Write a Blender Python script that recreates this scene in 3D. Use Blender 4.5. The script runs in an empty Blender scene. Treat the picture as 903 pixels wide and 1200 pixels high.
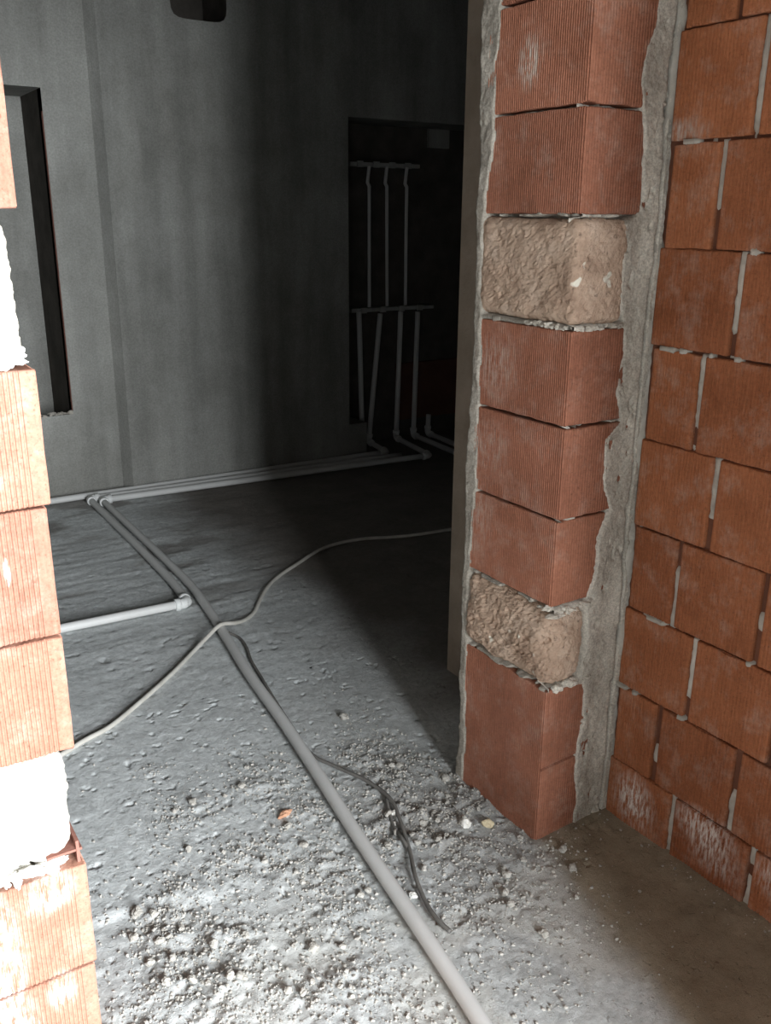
import bpy, math, random
import numpy as np
from mathutils import Vector, Matrix

random.seed(4)
rng = np.random.default_rng(11)
scene = bpy.context.scene
COL = scene.collection

# ------------------------------------------------------------------ measures
XR = 1.513      # plane of the right brick wall
XP = 1.297      # doorway side of the pier
YP = 1.334      # front plane of the doorway wall
YB = 1.625      # back plane of the doorway wall
XJ = 0.265      # doorway side of the left jamb
YF = 4.705      # far wall
CEIL = 2.75
EYE = 1.431

# ------------------------------------------------------------------ noise
def _hash(ix, iy, iz, seed):
    n = (ix * 374761393 + iy * 668265263 + iz * 2147483647 + seed * 974634777) & 0xFFFFFFFF
    n = ((n ^ (n >> 13)) * 1274126177) & 0xFFFFFFFF
    n = (n ^ (n >> 16)) & 0xFFFFFFFF
    return n.astype(np.float64) / 4294967295.0

def vn(x, y, z=0.0, seed=0):
    x = np.asarray(x, float); y = np.asarray(y, float) + 0 * x; z = np.asarray(z, float) + 0 * x
    xi = np.floor(x).astype(np.int64); yi = np.floor(y).astype(np.int64); zi = np.floor(z).astype(np.int64)
    fx, fy, fz = x - xi, y - yi, z - zi
    fx = fx * fx * (3 - 2 * fx); fy = fy * fy * (3 - 2 * fy); fz = fz * fz * (3 - 2 * fz)
    r = 0
    for dx in (0, 1):
        for dy in (0, 1):
            for dz in (0, 1):
                w = (fx if dx else 1 - fx) * (fy if dy else 1 - fy) * (fz if dz else 1 - fz)
                r = r + w * _hash(xi + dx, yi + dy, zi + dz, seed)
    return r * 2 - 1

def fbm(x, y, z=0.0, seed=0, octs=4):
    r = 0; a = 1.0; t = 0
    for k in range(octs):
        r = r + a * vn(np.asarray(x) * 2 ** k, np.asarray(y) * 2 ** k, np.asarray(z) * 2 ** k, seed + k * 17)
        t += a; a *= 0.5
    return r / t

def sstep(a, b, v):
    t = np.clip((v - a) / (b - a), 0, 1)
    return t * t * (3 - 2 * t)

# ------------------------------------------------------------------ materials
def new_mat(name, rough=0.9):
    m = bpy.data.materials.new(name); m.use_nodes = True
    nt = m.node_tree; b = nt.nodes['Principled BSDF']
    b.inputs['Roughness'].default_value = rough
    b.inputs['Specular IOR Level'].default_value = 0.25 if rough < 0.8 else 0.08
    return m, nt, b

def N(nt, t, **kw):
    n = nt.nodes.new(t)
    for k, v in kw.items():
        setattr(n, k, v)
    return n

def noise(nt, scale, detail=6, rough=0.6, vec=None, stretch=None):
    tc = nt.nodes.get('TC') or N(nt, 'ShaderNodeTexCoord', name='TC')
    src = tc.outputs['Object']
    if stretch:
        mp = N(nt, 'ShaderNodeMapping'); mp.inputs['Scale'].default_value = stretch
        nt.links.new(src, mp.inputs['Vector']); src = mp.outputs['Vector']
    n = N(nt, 'ShaderNodeTexNoise'); n.inputs['Scale'].default_value = scale
    n.inputs['Detail'].default_value = detail; n.inputs['Roughness'].default_value = rough
    nt.links.new(src, n.inputs['Vector'])
    return n.outputs['Fac']

def ramp(nt, fac, stops):
    r = N(nt, 'ShaderNodeValToRGB'); e = r.color_ramp.elements
    while len(e) < len(stops): e.new(0.5)
    for i, (p, c) in enumerate(stops):
        e[i].position = p; e[i].color = (*c, 1) if len(c) == 3 else c
    nt.links.new(fac, r.inputs['Fac']); return r.outputs['Color']

def mix(nt, fac, a, b, mode='MIX'):
    m = N(nt, 'ShaderNodeMix', data_type='RGBA', blend_type=mode)
    for s, v in ((0, fac), (6, a), (7, b)):
        if hasattr(v, 'links'): nt.links.new(v, m.inputs[s])
        elif s == 0: m.inputs[0].default_value = v
        else: m.inputs[s].default_value = (*v, 1)
    return m.outputs[2]

def bump(nt, bsdf, h, dist=0.002, strength=0.6, prev=None):
    b = N(nt, 'ShaderNodeBump'); b.inputs['Distance'].default_value = dist
    b.inputs['Strength'].default_value = strength
    nt.links.new(h, b.inputs['Height'])
    if prev: nt.links.new(prev, b.inputs['Normal'])
    nt.links.new(b.outputs['Normal'], bsdf.inputs['Normal'])
    return b.outputs['Normal']

def gray(v): return (v, v, v)

def blob(nt, center, radius, soft):
    """round mask about a point of the thing, for worn or smeared places"""
    tc = nt.nodes.get('TC') or N(nt, 'ShaderNodeTexCoord', name='TC')
    s = N(nt, 'ShaderNodeVectorMath', operation='SUBTRACT'); s.inputs[1].default_value = center
    nt.links.new(tc.outputs['Object'], s.inputs[0])
    d = N(nt, 'ShaderNodeVectorMath', operation='DIVIDE'); d.inputs[1].default_value = radius
    nt.links.new(s.outputs[0], d.inputs[0])
    l = N(nt, 'ShaderNodeVectorMath', operation='LENGTH'); nt.links.new(d.outputs[0], l.inputs[0])
    r = N(nt, 'ShaderNodeMapRange'); r.inputs['From Min'].default_value = 1.0
    r.inputs['From Max'].default_value = 1.0 - soft
    nt.links.new(l.outputs['Value'], r.inputs['Value'])
    return r.outputs['Result']

def vmul(nt, a, b, op='MULTIPLY'):
    m = N(nt, 'ShaderNodeMath', operation=op); m.use_clamp = True
    for i, v in enumerate((a, b)):
        if hasattr(v, 'links'): nt.links.new(v, m.inputs[i])
        else: m.inputs[i].default_value = v
    return m.outputs[0]

def brick_mat(name, lo, hi, dust=(0.62, 0.52, 0.45), dust_amt=0.35, patches=()):
    m, nt, b = new_mat(name, 0.88)
    base = ramp(nt, noise(nt, 7, 5, 0.6), [(0.3, lo), (0.7, hi)])
    g = N(nt, 'ShaderNodeNewGeometry')
    isl = ramp(nt, g.outputs['Random Per Island'], [(0, (0.80, 0.78, 0.78)), (1, (1.12, 1.14, 1.12))])
    base = mix(nt, 1.0, base, isl, 'MULTIPLY')
    d = ramp(nt, noise(nt, 16, 7, 0.72), [(0.5, gray(0)), (0.78, gray(dust_amt))])
    base = mix(nt, d, base, dust)
    sp = ramp(nt, noise(nt, 260, 2, 0.5), [(0.27, gray(0.45)), (0.36, gray(0))])
    base = mix(nt, sp, base, (0.09, 0.035, 0.02))
    fd = ramp(nt, noise(nt, 130, 5, 0.75), [(0.35, gray(0.78)), (0.65, gray(1.14))])
    base = mix(nt, 1.0, base, fd, 'MULTIPLY')
    streak = ramp(nt, noise(nt, 40, 3, 0.6, stretch=(6, 6, 0.5)), [(0.35, gray(0.0)), (0.75, gray(0.22))])
    base = mix(nt, streak, base, tuple(c * 1.35 for c in hi))
    for c, r, s, amt, colr in patches:
        k = vmul(nt, blob(nt, c, r, s), ramp(nt, noise(nt, 90, 4, 0.7, stretch=(1, 1.6, 0.35)), [(0.42, gray(0)), (0.6, gray(1))]))
        base = mix(nt, vmul(nt, k, amt), base, colr)
    nt.links.new(base, b.inputs['Base Color'])
    n1 = bump(nt, b, noise(nt, 160, 5, 0.7), 0.0012, 0.5)
    return m

white = (0.78, 0.74, 0.70)
M = {}
M['brick_wall'] = brick_mat('right wall clay brick', (0.25, 0.089, 0.041), (0.36, 0.140, 0.069), patches=[
    ((1.50, 1.235, 0.09), (0.2, 0.075, 0.085), 0.7, 0.85, white),
    ((1.50, 1.03, 0.14), (0.2, 0.10, 0.055), 0.7, 0.75, white),
    ((1.50, 1.00, 0.085), (0.2, 0.09, 0.05), 0.7, 0.45, white),
    ((1.50, 0.86, 0.13), (0.2, 0.06, 0.06), 0.7, 0.45, white),
    ((1.50, 1.30, 1.59), (0.2, 0.10, 0.03), 0.7, 0.5, (0.5, 0.48, 0.44))])
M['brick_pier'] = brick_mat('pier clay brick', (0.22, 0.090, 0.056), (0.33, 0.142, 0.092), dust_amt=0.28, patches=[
    ((1.297, 1.50, 1.72), (0.05, 0.045, 0.06), 0.8, 0.8, (0.55, 0.52, 0.46)),
    ((1.297, 1.56, 1.12), (0.05, 0.10, 0.10), 0.9, 0.5, (0.5, 0.42, 0.36)),
    ((1.297, 1.60, 0.75), (0.05, 0.06, 0.14), 0.9, 0.4, (0.5, 0.42, 0.36)),
    ((1.297, 1.58, 0.93), (0.05, 0.09, 0.08), 0.9, 0.45, (0.52, 0.46, 0.40)),
    ((1.297, 1.46, 0.2), (0.05, 0.05, 0.2), 0.9, 0.3, (0.12, 0.05, 0.04))])
M['brick_jamb_overlit'] = brick_mat('overlit left jamb clay brick', (0.34, 0.165, 0.115), (0.43, 0.225, 0.165), dust_amt=0.45, patches=[  # same clay made paler and dustier, the jamb's overexposure put into its colour
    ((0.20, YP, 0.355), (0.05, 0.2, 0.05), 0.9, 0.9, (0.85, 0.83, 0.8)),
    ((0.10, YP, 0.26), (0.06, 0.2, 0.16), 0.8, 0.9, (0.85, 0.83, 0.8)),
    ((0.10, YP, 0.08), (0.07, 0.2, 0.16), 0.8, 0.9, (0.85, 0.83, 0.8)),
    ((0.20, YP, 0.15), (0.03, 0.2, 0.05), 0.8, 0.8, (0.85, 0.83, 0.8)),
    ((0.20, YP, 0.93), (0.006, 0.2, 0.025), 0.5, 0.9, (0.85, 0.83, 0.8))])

def plain_mat(name, lo, hi, sc=9, bsc=120, bd=0.003, bs=0.6, rough=0.95, fine=None):
    m, nt, b = new_mat(name, rough)
    c = ramp(nt, noise(nt, sc, 8, 0.65), [(0.3, lo), (0.7, hi)])
    if fine:
        f = ramp(nt, noise(nt, fine, 3, 0.6), [(0.35, gray(0.72)), (0.65, gray(1.12))])
        c = mix(nt, 1.0, c, f, 'MULTIPLY')
    nt.links.new(c, b.inputs['Base Color'])
    bump(nt, b, noise(nt, bsc, 6, 0.7), bd, bs)
    return m

M['mortar'] = plain_mat('grey mortar', (0.38, 0.345, 0.295), (0.74, 0.69, 0.61), 7, 90, 0.004, 0.7, fine=220)
M['mortar_shaded'] = plain_mat('shaded grey mortar', (0.24, 0.215, 0.18), (0.46, 0.42, 0.365), 9, 90, 0.004, 0.7, fine=220)  # darker copy of the front mortar, carries the shade of the reveal
M['mortar_pale'] = plain_mat('pale mortar', (0.62, 0.61, 0.58), (0.82, 0.81, 0.78), 14, 90, 0.004, 0.7)
M['joint'] = plain_mat('joint mortar', (0.30, 0.275, 0.24), (0.56, 0.53, 0.475), 12, 120, 0.003, 0.8)
M['core'] = plain_mat('brick core', (0.10, 0.045, 0.03), (0.18, 0.08, 0.05))
M['pipe'] = plain_mat('grey plastic pipe', (0.58, 0.58, 0.57), (0.64, 0.64, 0.63), 6, 60, 0.0003, 0.2, 0.5)
M['fitting'] = plain_mat('white plastic fitting', (0.66, 0.67, 0.66), (0.74, 0.75, 0.74), 12, 60, 0.0005, 0.2, 0.42)
M['cable'] = plain_mat('dusty grey cable', (0.42, 0.40, 0.36), (0.56, 0.54, 0.50), 20, 90, 0.0005, 0.3, 0.6)
M['wire'] = plain_mat('dark wire', (0.10, 0.095, 0.09), (0.19, 0.18, 0.165), 20, 90, 0.0005, 0.3, 0.6)
M['chip'] = plain_mat('brick chip', (0.50, 0.26, 0.16), (0.62, 0.36, 0.24), 60, 200)
M['rock'] = plain_mat('cement crumb', (0.30, 0.28, 0.25), (0.55, 0.53, 0.49), 35, 220, 0.001, 0.6)
M['rock_white'] = plain_mat('pale chunk', (0.68, 0.66, 0.61), (0.85, 0.84, 0.80), 35, 220, 0.001, 0.6)
M['rock_tan'] = plain_mat('tan chunk', (0.50, 0.42, 0.28), (0.66, 0.57, 0.40), 35, 220, 0.001, 0.6)
M['steel'] = plain_mat('dull galvanised rail', (0.30, 0.30, 0.29), (0.42, 0.42, 0.40), 30, 100, 0.001, 0.4, 0.6)
M['clay_edge'] = plain_mat('clay edge', (0.26, 0.12, 0.095), (0.34, 0.17, 0.135))

def stone_mat(name, a, b_, c_, pale):
    m, nt, b = new_mat(name, 0.95)
    c = ramp(nt, noise(nt, 10, 9, 0.7), [(0.3, a), (0.5, b_), (0.72, c_)])
    pits = ramp(nt, noise(nt, 75, 4, 0.65), [(0.30, gray(0.75)), (0.42, gray(0))])
    c = mix(nt, pits, c, tuple(v * 0.35 for v in a))
    w = ramp(nt, noise(nt, 22, 2, 0.4), [(0.70, gray(0)), (0.73, gray(1))])
    c = mix(nt, w, c, pale)
    nt.links.new(c, b.inputs['Base Color'])
    p = bump(nt, b, noise(nt, 70, 8, 0.75), 0.008, 0.8)
    return m
M['stone'] = stone_mat('tan limestone', (0.30, 0.20, 0.145), (0.50, 0.36, 0.27), (0.64, 0.50, 0.40), (0.80, 0.76, 0.66))
M['stone_overlit'] = stone_mat('overlit limestone', (0.66, 0.60, 0.50), (0.76, 0.71, 0.62), (0.84, 0.80, 0.73), (0.88, 0.86, 0.82))  # limestone whitened, strong light on the jamb put into the colour

def plaster_mat():
    m, nt, b = new_mat('grey cement plaster', 0.95)
    c = ramp(nt, noise(nt, 1.6, 8, 0.65), [(0.3, (0.21, 0.207, 0.19)), (0.7, (0.36, 0.36, 0.34))])
    s = ramp(nt, noise(nt, 3, 5, 0.6, stretch=(2.2, 2.2, 0.25)), [(0.35, gray(0.80)), (0.65, gray(1.12))])
    c = mix(nt, 1.0, c, s, 'MULTIPLY')
    f = ramp(nt, noise(nt, 120, 3, 0.6), [(0.3, gray(0.82)), (0.7, gray(1.12))])
    c = mix(nt, 1.0, c, f, 'MULTIPLY')
    nt.links.new(c, b.inputs['Base Color'])
    bump(nt, b, noise(nt, 40, 8, 0.7), 0.004, 0.5)
    return m
M['plaster'] = plaster_mat()
M['plaster_shade'] = plain_mat('shade-toned render', (0.06, 0.053, 0.047), (0.12, 0.108, 0.095), 6, 60, 0.004, 0.6)  # dark tone carries recess shade and keeps bounce light down indoors
M['plaster_warm'] = plain_mat('brownish render', (0.27, 0.215, 0.165), (0.39, 0.315, 0.25), 9, 90, 0.004, 0.6)
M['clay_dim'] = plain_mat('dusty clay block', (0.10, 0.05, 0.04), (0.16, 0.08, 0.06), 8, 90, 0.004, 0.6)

def floor_mat():
    m, nt, b = new_mat('cement screed', 0.9)
    c = ramp(nt, noise(nt, 2.4, 9, 0.65), [(0.30, (0.55, 0.57, 0.57)), (0.70, (0.70, 0.725, 0.725))])
    f = ramp(nt, noise(nt, 45, 8, 0.75), [(0.28, gray(0.62)), (0.6, gray(1.1))])
    c = mix(nt, 1.0, c, f, 'MULTIPLY')
    at = N(nt, 'ShaderNodeAttribute'); at.attribute_name = 'tone'
    sep = N(nt, 'ShaderNodeSeparateColor'); nt.links.new(at.outputs['Color'], sep.inputs[0])
    sand = ramp(nt, noise(nt, 9, 9, 0.7), [(0.3, (0.25, 0.21, 0.15)), (0.7, (0.43, 0.37, 0.28))])
    c = mix(nt, sep.outputs[0], c, sand)                       # sandy strip along the right wall
    soil_shade = ramp(nt, noise(nt, 6, 9, 0.7), [(0.3, (0.095, 0.075, 0.06)), (0.7, (0.18, 0.15, 0.125))])
    c = mix(nt, sep.outputs[1], c, soil_shade)                       # earthy film, with the pier's soft shade painted in
    dust = ramp(nt, noise(nt, 60, 6, 0.7), [(0.3, (0.53, 0.52, 0.485)), (0.7, (0.66, 0.65, 0.61))])
    c = mix(nt, sep.outputs[2], c, dust)                       # pale cement dust
    nt.links.new(c, b.inputs['Base Color'])
    pit = ramp(nt, noise(nt, 70, 4, 0.6), [(0.30, gray(0)), (0.38, gray(1))])
    p = bump(nt, b, pit, 0.004, 0.7)
    bump(nt, b, noise(nt, 110, 8, 0.8), 0.006, 0.7, p)
    return m
M['floor'] = floor_mat()

# ------------------------------------------------------------------ mesh helpers
def link(name, verts, faces, mats, parent=None, smooth=False, fmat=None):
    me = bpy.data.meshes.new(name)
    me.from_pydata([tuple(map(float, v)) for v in verts], [], [tuple(map(int, f)) for f in faces])
    for mm in (mats if isinstance(mats, (list, tuple)) else [mats]): me.materials.append(mm)
    if fmat is not None: me.polygons.foreach_set('material_index', fmat)
    if smooth: me.polygons.foreach_set('use_smooth', [True] * len(me.polygons))
    me.update()
    o = bpy.data.objects.new(name, me); COL.objects.link(o)
    if parent: o.parent = parent
    return o

def empty(name, loc=(0, 0, 0)):
    o = bpy.data.objects.new(name, None); COL.objects.link(o); o.location = loc
    o.empty_display_size = 0.05
    return o

def tag(o, label=None, cat=None, group=None, kind=None):
    if label: o['label'] = label
    if cat: o['category'] = cat
    if group: o['group'] = group
    if kind: o['kind'] = kind
    return o

class MB:
    def __init__(s): s.v = []; s.f = []; s.m = []
    def add(s, v, f, mi=0):
        b = len(s.v); s.v += [tuple(p) for p in v]; s.f += [tuple(i + b for i in q) for q in f]; s.m += [mi] * len(f)
    def box(s, x0, x1, y0, y1, z0, z1, mi=0):
        v = [(x, y, z) for z in (z0, z1) for y in (y0, y1) for x in (x0, x1)]
        s.add(v, [(0, 2, 3, 1), (4, 5, 7, 6), (0, 1, 5, 4), (2, 6, 7, 3), (1, 3, 7, 5), (0, 4, 6, 2)], mi)
    def build(s, name, mats, parent=None, smooth=False):
        return link(name, s.v, s.f, mats, parent, smooth, s.m)

def gridfaces(nu, nv, flip=False):
    i = np.arange(nu - 1)[:, None] * nv + np.arange(nv - 1)[None, :]
    i = i.ravel()
    q = np.stack([i, i + nv, i + nv + 1, i + 1], 1)
    return q[:, ::-1] if flip else q

def ribs(a, b, pitch, amp, r=0.004, edge=0.0):
    """points (u, n) along a ribbed clay face running from a to b; n = 0 outermost, negative inwards"""
    s = 1 if b > a else -1; L = abs(b - a)
    pts = [(0.0, -r), (r * 0.35, -r * 0.3), (r, 0.0)]
    u = r + edge
    n = max(1, int(round((L - 2 * r - 2 * edge) / pitch))); p = (L - 2 * r - 2 * edge) / n
    if edge: pts.append((u, 0.0))
    for k in range(n):
        pts += [(u + p * 0.30, 0.0), (u + p * 0.46, -amp), (u + p * 0.70, -amp), (u + p * 0.86, 0.0)]
        u += p
    if edge: pts.append((u, 0.0))
    pts += [(L - r, 0.0), (L - r * 0.35, -r * 0.3), (L, -r)]
    return [(a + s * q[0], q[1]) for q in pts]

def extrude_loop(mb, loop, normals, z0, z1, seed, rows=10, wob=0.0012, ease=0.003, mi=0, groove=None):
    """closed loop of (x, y) carried from z0 to z1; arris eased; edges slightly uneven"""
    n = len(loop); L = np.array(loop); NR = np.array(normals)
    zs = [0, 0.35 * ease, ease] + list(np.linspace(ease, (z1 - z0) - ease, rows)[1:-1]) + [z1 - z0 - ease, z1 - z0 - 0.35 * ease, z1 - z0]
    ins = [ease, ease * 0.35, 0] + [0] * (rows - 2) + [0, ease * 0.35, ease]
    if groove:
        zg = groove - z0; k = len(zs) // 2
        zl = [zg - 0.004, zg - 0.0015, zg + 0.0015, zg + 0.004]
        zs2 = sorted([z for z in zs if abs(z - zg) > 0.006] + zl)
        ins = [ease if (z < 1e-6 or z > z1 - z0 - 1e-6) else (ease * 0.35 if (z < 0.36 * ease or z > z1 - z0 - 0.36 * ease) else 0) for z in zs2]
        zs = zs2
    V = []
    for z, i in zip(zs, ins):
        w = wob * fbm(L[:, 0] * 28, L[:, 1] * 28, (z0 + z) * 28, seed, 3)
        p = L + NR * (w - i)[:, None]
        zz = z0 + z + np.zeros(n)
        if i > 0: zz = zz + 0.0022 * fbm(L[:, 0] * 45, L[:, 1] * 45, z0 * 3 + z, seed + 5, 3)
        if groove and abs(z - (groove - z0)) < 0.002:
            front = NR[:, 1] < -0.7
            p = p + NR * np.where(front, -0.006, 0)[:, None]
        if groove and abs(z - (groove - z0)) < 0.006:
            zz = zz + (L[:, 0] - L[:, 0].min()) * 0.04
        V += [(a, b, c) for (a, b), c in zip(p, zz)]
    F = []
    for r in range(len(zs) - 1):
        for k in range(n):
            a = r * n + k; b2 = r * n + (k + 1) % n
            F.append((a, b2, b2 + n, a + n))
    F.append(tuple(range(n))[::-1]); F.append(tuple(range((len(zs) - 1) * n, len(zs) * n)))
    mb.add(V, F, mi)

# ------------------------------------------------------------------ floor
GRAV = [(1.25, 1.55, .17, 1), (1.15, 1.75, .13, .9), (1.36, 1.70, .10, .9), (1.06, 1.47, .15, 1), (.88, 1.55, .12, .7), (1.10, 1.22, .12, .6),
        (.32, 1.58, .10, .8), (.47, 1.60, .09, .8), (.69, 1.66, .09, .7), (.42, 1.36, .16, .9), (.68, 1.20, .13, .7), (.99, 1.15, .09, .5),
        (.85, 1.90, .10, .7), (.62, 1.86, .09, .5), (.55, 1.46, .14, .7), (.78, 1.42, .10, .55), (1.20, 1.95, .10, .5), (.62, 2.08, .04, .5),
        (.75, .95, .14, .6), (1.05, .95, .08, .35), (1.30, 1.30, .06, .6), (1.22, 1.10, .07, .4), (.92, 1.72, .07, .7), (.35, 1.05, .2, .6)]
def grav(x, y):
    d = 0
    for gx, gy, r, w in GRAV:
        d = d + w * np.exp(-((x - gx) ** 2 + (y - gy) ** 2) / (r * r))
    return np.clip(d, 0, 1) * np.clip(0.55 + 0.9 * fbm(x * 9, y * 9, 0, 77, 3), 0, 1.2)

def sand_mask(x, y):
    edge = 1.16 + 0.26 * (y - 0.81) + 0.05 * fbm(x * 7, y * 7, 0, 31, 4)
    m = sstep(edge - 0.05, edge + 0.05, x)
    m = m * sstep(1.50, 1.38, y + 0.05 * fbm(x * 9, y * 9, 0, 5, 2)) 
    return m

def floor_h(x, y):
    h = 0.004 * fbm(x * 2.2, y * 2.2, 0, 1, 3)
    g = grav(x, y)
    h = h + 0.0016 * fbm(x * 22, y * 22, 0, 3, 4)
    rid = 1 - np.abs(fbm(x * 60, y * 60, 0, 9, 3))
    h = h + g * (0.004 + 0.015 * fbm(x * 34, y * 34, 0, 12, 4) + 0.004 * (rid ** 3))
    h = h + 0.0010 * np.clip(fbm(x * 90, y * 90, 0, 22, 3), 0, 1) * (y < 3.4)
    # small chipped craters and trowel marks
    cr = np.clip(fbm(x * 55, y * 55, 0, 41, 3) - 0.40, 0, 1) * (y > 1.2) * (y < 3.6); h = h - 0.030 * np.clip(cr - 0.04, 0, 1) * (1 - 0.5 * g)
    tr = np.clip(fbm(x * 5, y * 26, 0, 51, 4), -1, 1); h = h + 0.0030 * tr * sstep(2.2, 3.0, y)
    s = np.clip((x - 1.16 - 0.26 * (y - 0.81)) / 0.33, 0, 1)
    front = sstep(1.52, 1.38, y)
    h = h + front * (0.030 * s ** 1.5) + front * s * 0.006 * fbm(x * 16, y * 16, 0, 61, 4)
    # broken edge of the screed bed across the doorway
    e = 1.60 + 0.05 * np.sin(x * 7) + 0.04 * fbm(x * 8, 0 * x, 0, 71, 3)
    h = h + 0.008 * sstep(e - 0.01, e + 0.02, y) * sstep(0.75, 0.45, x)
    return h

def make_floor():
    def patch(x0, x1, y0, y1, st):
        xs = np.arange(x0, x1 + st * .5, st); ys = np.arange(y0, y1 + st * .5, st)
        xs[-1] = x1; ys[-1] = y1
        X, Y = np.meshgrid(xs, ys, indexing='ij'); X = X.ravel(); Y = Y.ravel()
        return X, Y, gridfaces(len(xs), len(ys))
    PX, PY, F = [], [], []; base = 0
    for a in [(0.10, 1.56, 0.60, 2.40, 0.0045), (0.10, 1.56, 2.40, 5.2, 0.010), (1.56, 4.6, 0.60, 5.2, 0.02),
              (-1.6, 0.10, 0.60, 5.2, 0.03), (-1.6, 4.6, -3.2, 0.60, 0.05)]:
        X, Y, f = patch(*a); PX.append(X); PY.append(Y); F.append(f + base); base += len(X)
    X = np.concatenate(PX); Y = np.concatenate(PY); F = np.concatenate(F)
    Z = floor_h(X, Y)
    me = bpy.data.meshes.new('floor')
    me.vertices.add(len(X)); me.vertices.foreach_set('co', np.stack([X, Y, Z], 1).ravel())
    me.loops.add(F.size); me.loops.foreach_set('vertex_index', F.ravel().astype(np.int32))
    me.polygons.add(len(F)); me.polygons.foreach_set('loop_start', np.arange(0, F.size, 4, dtype=np.int32))
    me.polygons.foreach_set('loop_total', np.full(len(F), 4, dtype=np.int32))
    me.polygons.foreach_set('use_smooth', np.ones(len(F), dtype=bool))
    me.update(calc_edges=True)
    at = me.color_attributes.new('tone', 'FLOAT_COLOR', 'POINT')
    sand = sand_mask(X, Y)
    soil_shade = sstep(1.22, 1.75, X + 0.14 * fbm(X * 4, Y * 4, 0, 81, 4)) * sstep(1.7, 2.0, Y) * 0.85  # brown film that also darkens the floor where the pier's shade falls
    soil_shade = np.maximum(soil_shade, 0.6 * sstep(0.1, 0.45, fbm(X * 2.5, Y * 6, 0, 91, 4)) * sstep(2.7, 3.4, Y))
    soil_shade = np.maximum(soil_shade, (0.16 + 0.34 * grav(X, Y)) * sstep(0.75, 1.15, X + 0.1 * fbm(X * 5, Y * 5, 0, 83, 3)) * (Y < 2.3))
    G_ = grav(X, Y); soil_shade = np.maximum(soil_shade, 0.30 * G_)
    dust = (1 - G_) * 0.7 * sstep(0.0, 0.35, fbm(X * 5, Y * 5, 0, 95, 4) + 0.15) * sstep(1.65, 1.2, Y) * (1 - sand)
    C = np.stack([sand, soil_shade, np.clip(dust, 0, 1) * (1 - sand), np.ones_like(X)], 1)
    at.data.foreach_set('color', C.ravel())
    me.materials.append(M['floor'])
    o = bpy.data.objects.new('floor', me); COL.objects.link(o)
    o['kind'] = 'structure'
    sl = MB(); sl.box(-1.6, 4.6, -3.2, 5.3, -0.25, -0.06); s = sl.build('slab', M['plaster_shade'], o)
    return o
make_floor()

# ------------------------------------------------------------------ right brick wall
Y_END = 0.02
def courses_right():
    mb = MB(); joints = []; zj = [1.772 - 0.2 * k for k in range(-5, 9)]
    zs = sorted(zj + [-0.03])
    first = {}
    meas = {0: 1.194, 1: 1.130, 2: 1.192, 3: 1.122, 4: 1.184, 5: 1.123, 6: 1.187, 7: 1.121, 8: 1.192, 9: 1.125}
    seed = 100
    for ci in range(-4, 10):
        zt = 1.772 - 0.2 * (ci - 1); zb = zt - 0.2
        if ci == 9: zb = -0.03
        zt = min(zt, CEIL)
        if zt - zb < 0.03: continue
        y = meas.get(ci, 1.19 if ci % 2 == 0 else 1.125)
        ends = [(1.322 if ci % 2 else 1.312, y + 0.007)]
        yy = y - 0.007
        while yy > Y_END:
            ends.append((yy, max(yy - 0.197, Y_END - 0.05))); joints.append((yy + 0.007, zb, zt)); yy -= 0.211
        for a, b in ends:
            seed += 3
            r = random.Random(seed); dx = r.uniform(-0.002, 0.003); tz = r.uniform(-0.002, 0.002)
            tilt = r.uniform(-0.006, 0.006)
            pr = ribs(a, b, 0.0078, 0.0019, 0.006, edge=0.004)
            loop = [(XR + dx - nn + tilt * (u - a), u) for u, nn in pr]
            nr = [(-1.0, 0.0)] * len(loop)
            nr[0] = (-.6, .6); nr[-1] = (-.6, -.6)
            loop += [(XR + 0.13, b), (XR + 0.13, a)]; nr += [(0, 0), (0, 0)]
            loop = loop[::-1]; nr = nr[::-1]
            extrude_loop(mb, loop, nr, zb + 0.0022 + tz, zt - 0.0022 + tz, seed, rows=8, wob=0.0016)
    return mb, joints
mb, joints = courses_right()
wr = mb.build('wall_right', [M['brick_wall']]); wr['kind'] = 'structure'

def joint_sheet_right():
    ys = np.arange(0.60, 1.345, 0.004); zs = np.arange(-0.02, 2.12, 0.004)
    Yg, Zg = np.meshgrid(ys, zs, indexing='ij'); Y = Yg.ravel(); Z = Zg.ravel()
    h = np.full(Y.shape, -0.034)                       # depth behind the brick face
    nz = fbm(Y * 16, Z * 16, 0, 301, 3)
    for yj, zb, zt in joints:
        w = np.abs(Y - yj + 0.004 * nz)
        ins = (Z > zb - 0.004) & (Z < zt + 0.004)
        fill = sstep(-0.25, 0.1, fbm(Y * 3 + 5, Z * 9, 0, 311, 3) + 0.25 * np.tanh((Z - zb - 0.05) * 30))
        prof = (1 - sstep(0.006, 0.013, w))
        h = np.where(ins, np.maximum(h, -0.034 + prof * fill * (0.028 + 0.008 * nz)), h)
    for k in range(-1, 10):
        zj = 1.772 - 0.2 * (k - 1) - 0.2 + 0.2
        w = np.abs(Z - zj)
        sq = sstep(0.22, 0.42, fbm(Y * 15, np.full_like(Y, k * 7.3), 0, 321, 3))
        wd = 0.004 + 0.006 * sq
        prof = 1 - sstep(wd * 0.6, wd, w + 0.003 * nz)
        h = np.maximum(h, -0.034 + prof * sq * (0.0375 + 0.004 * nz))
    # smear where the pier mortar meets the wall
    ed = 1.325 + 0.010 * fbm(Z * 6, 0 * Z, 0, 331, 4) + 0.004 * fbm(Z * 40, Y * 40, 0, 332, 3)
    h = np.maximum(h, -0.034 + sstep(ed - 0.010, ed + 0.004, Y) * (0.040 + 0.006 * nz))
    h = h + 0.0022 * fbm(Y * 90, Z * 90, 0, 341, 3)
    V = np.stack([XR - h, Y, Z], 1)
    return link('joint_mortar', V, gridfaces(len(ys), len(zs), True), M['joint'], wr, True)
js = joint_sheet_right()
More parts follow.
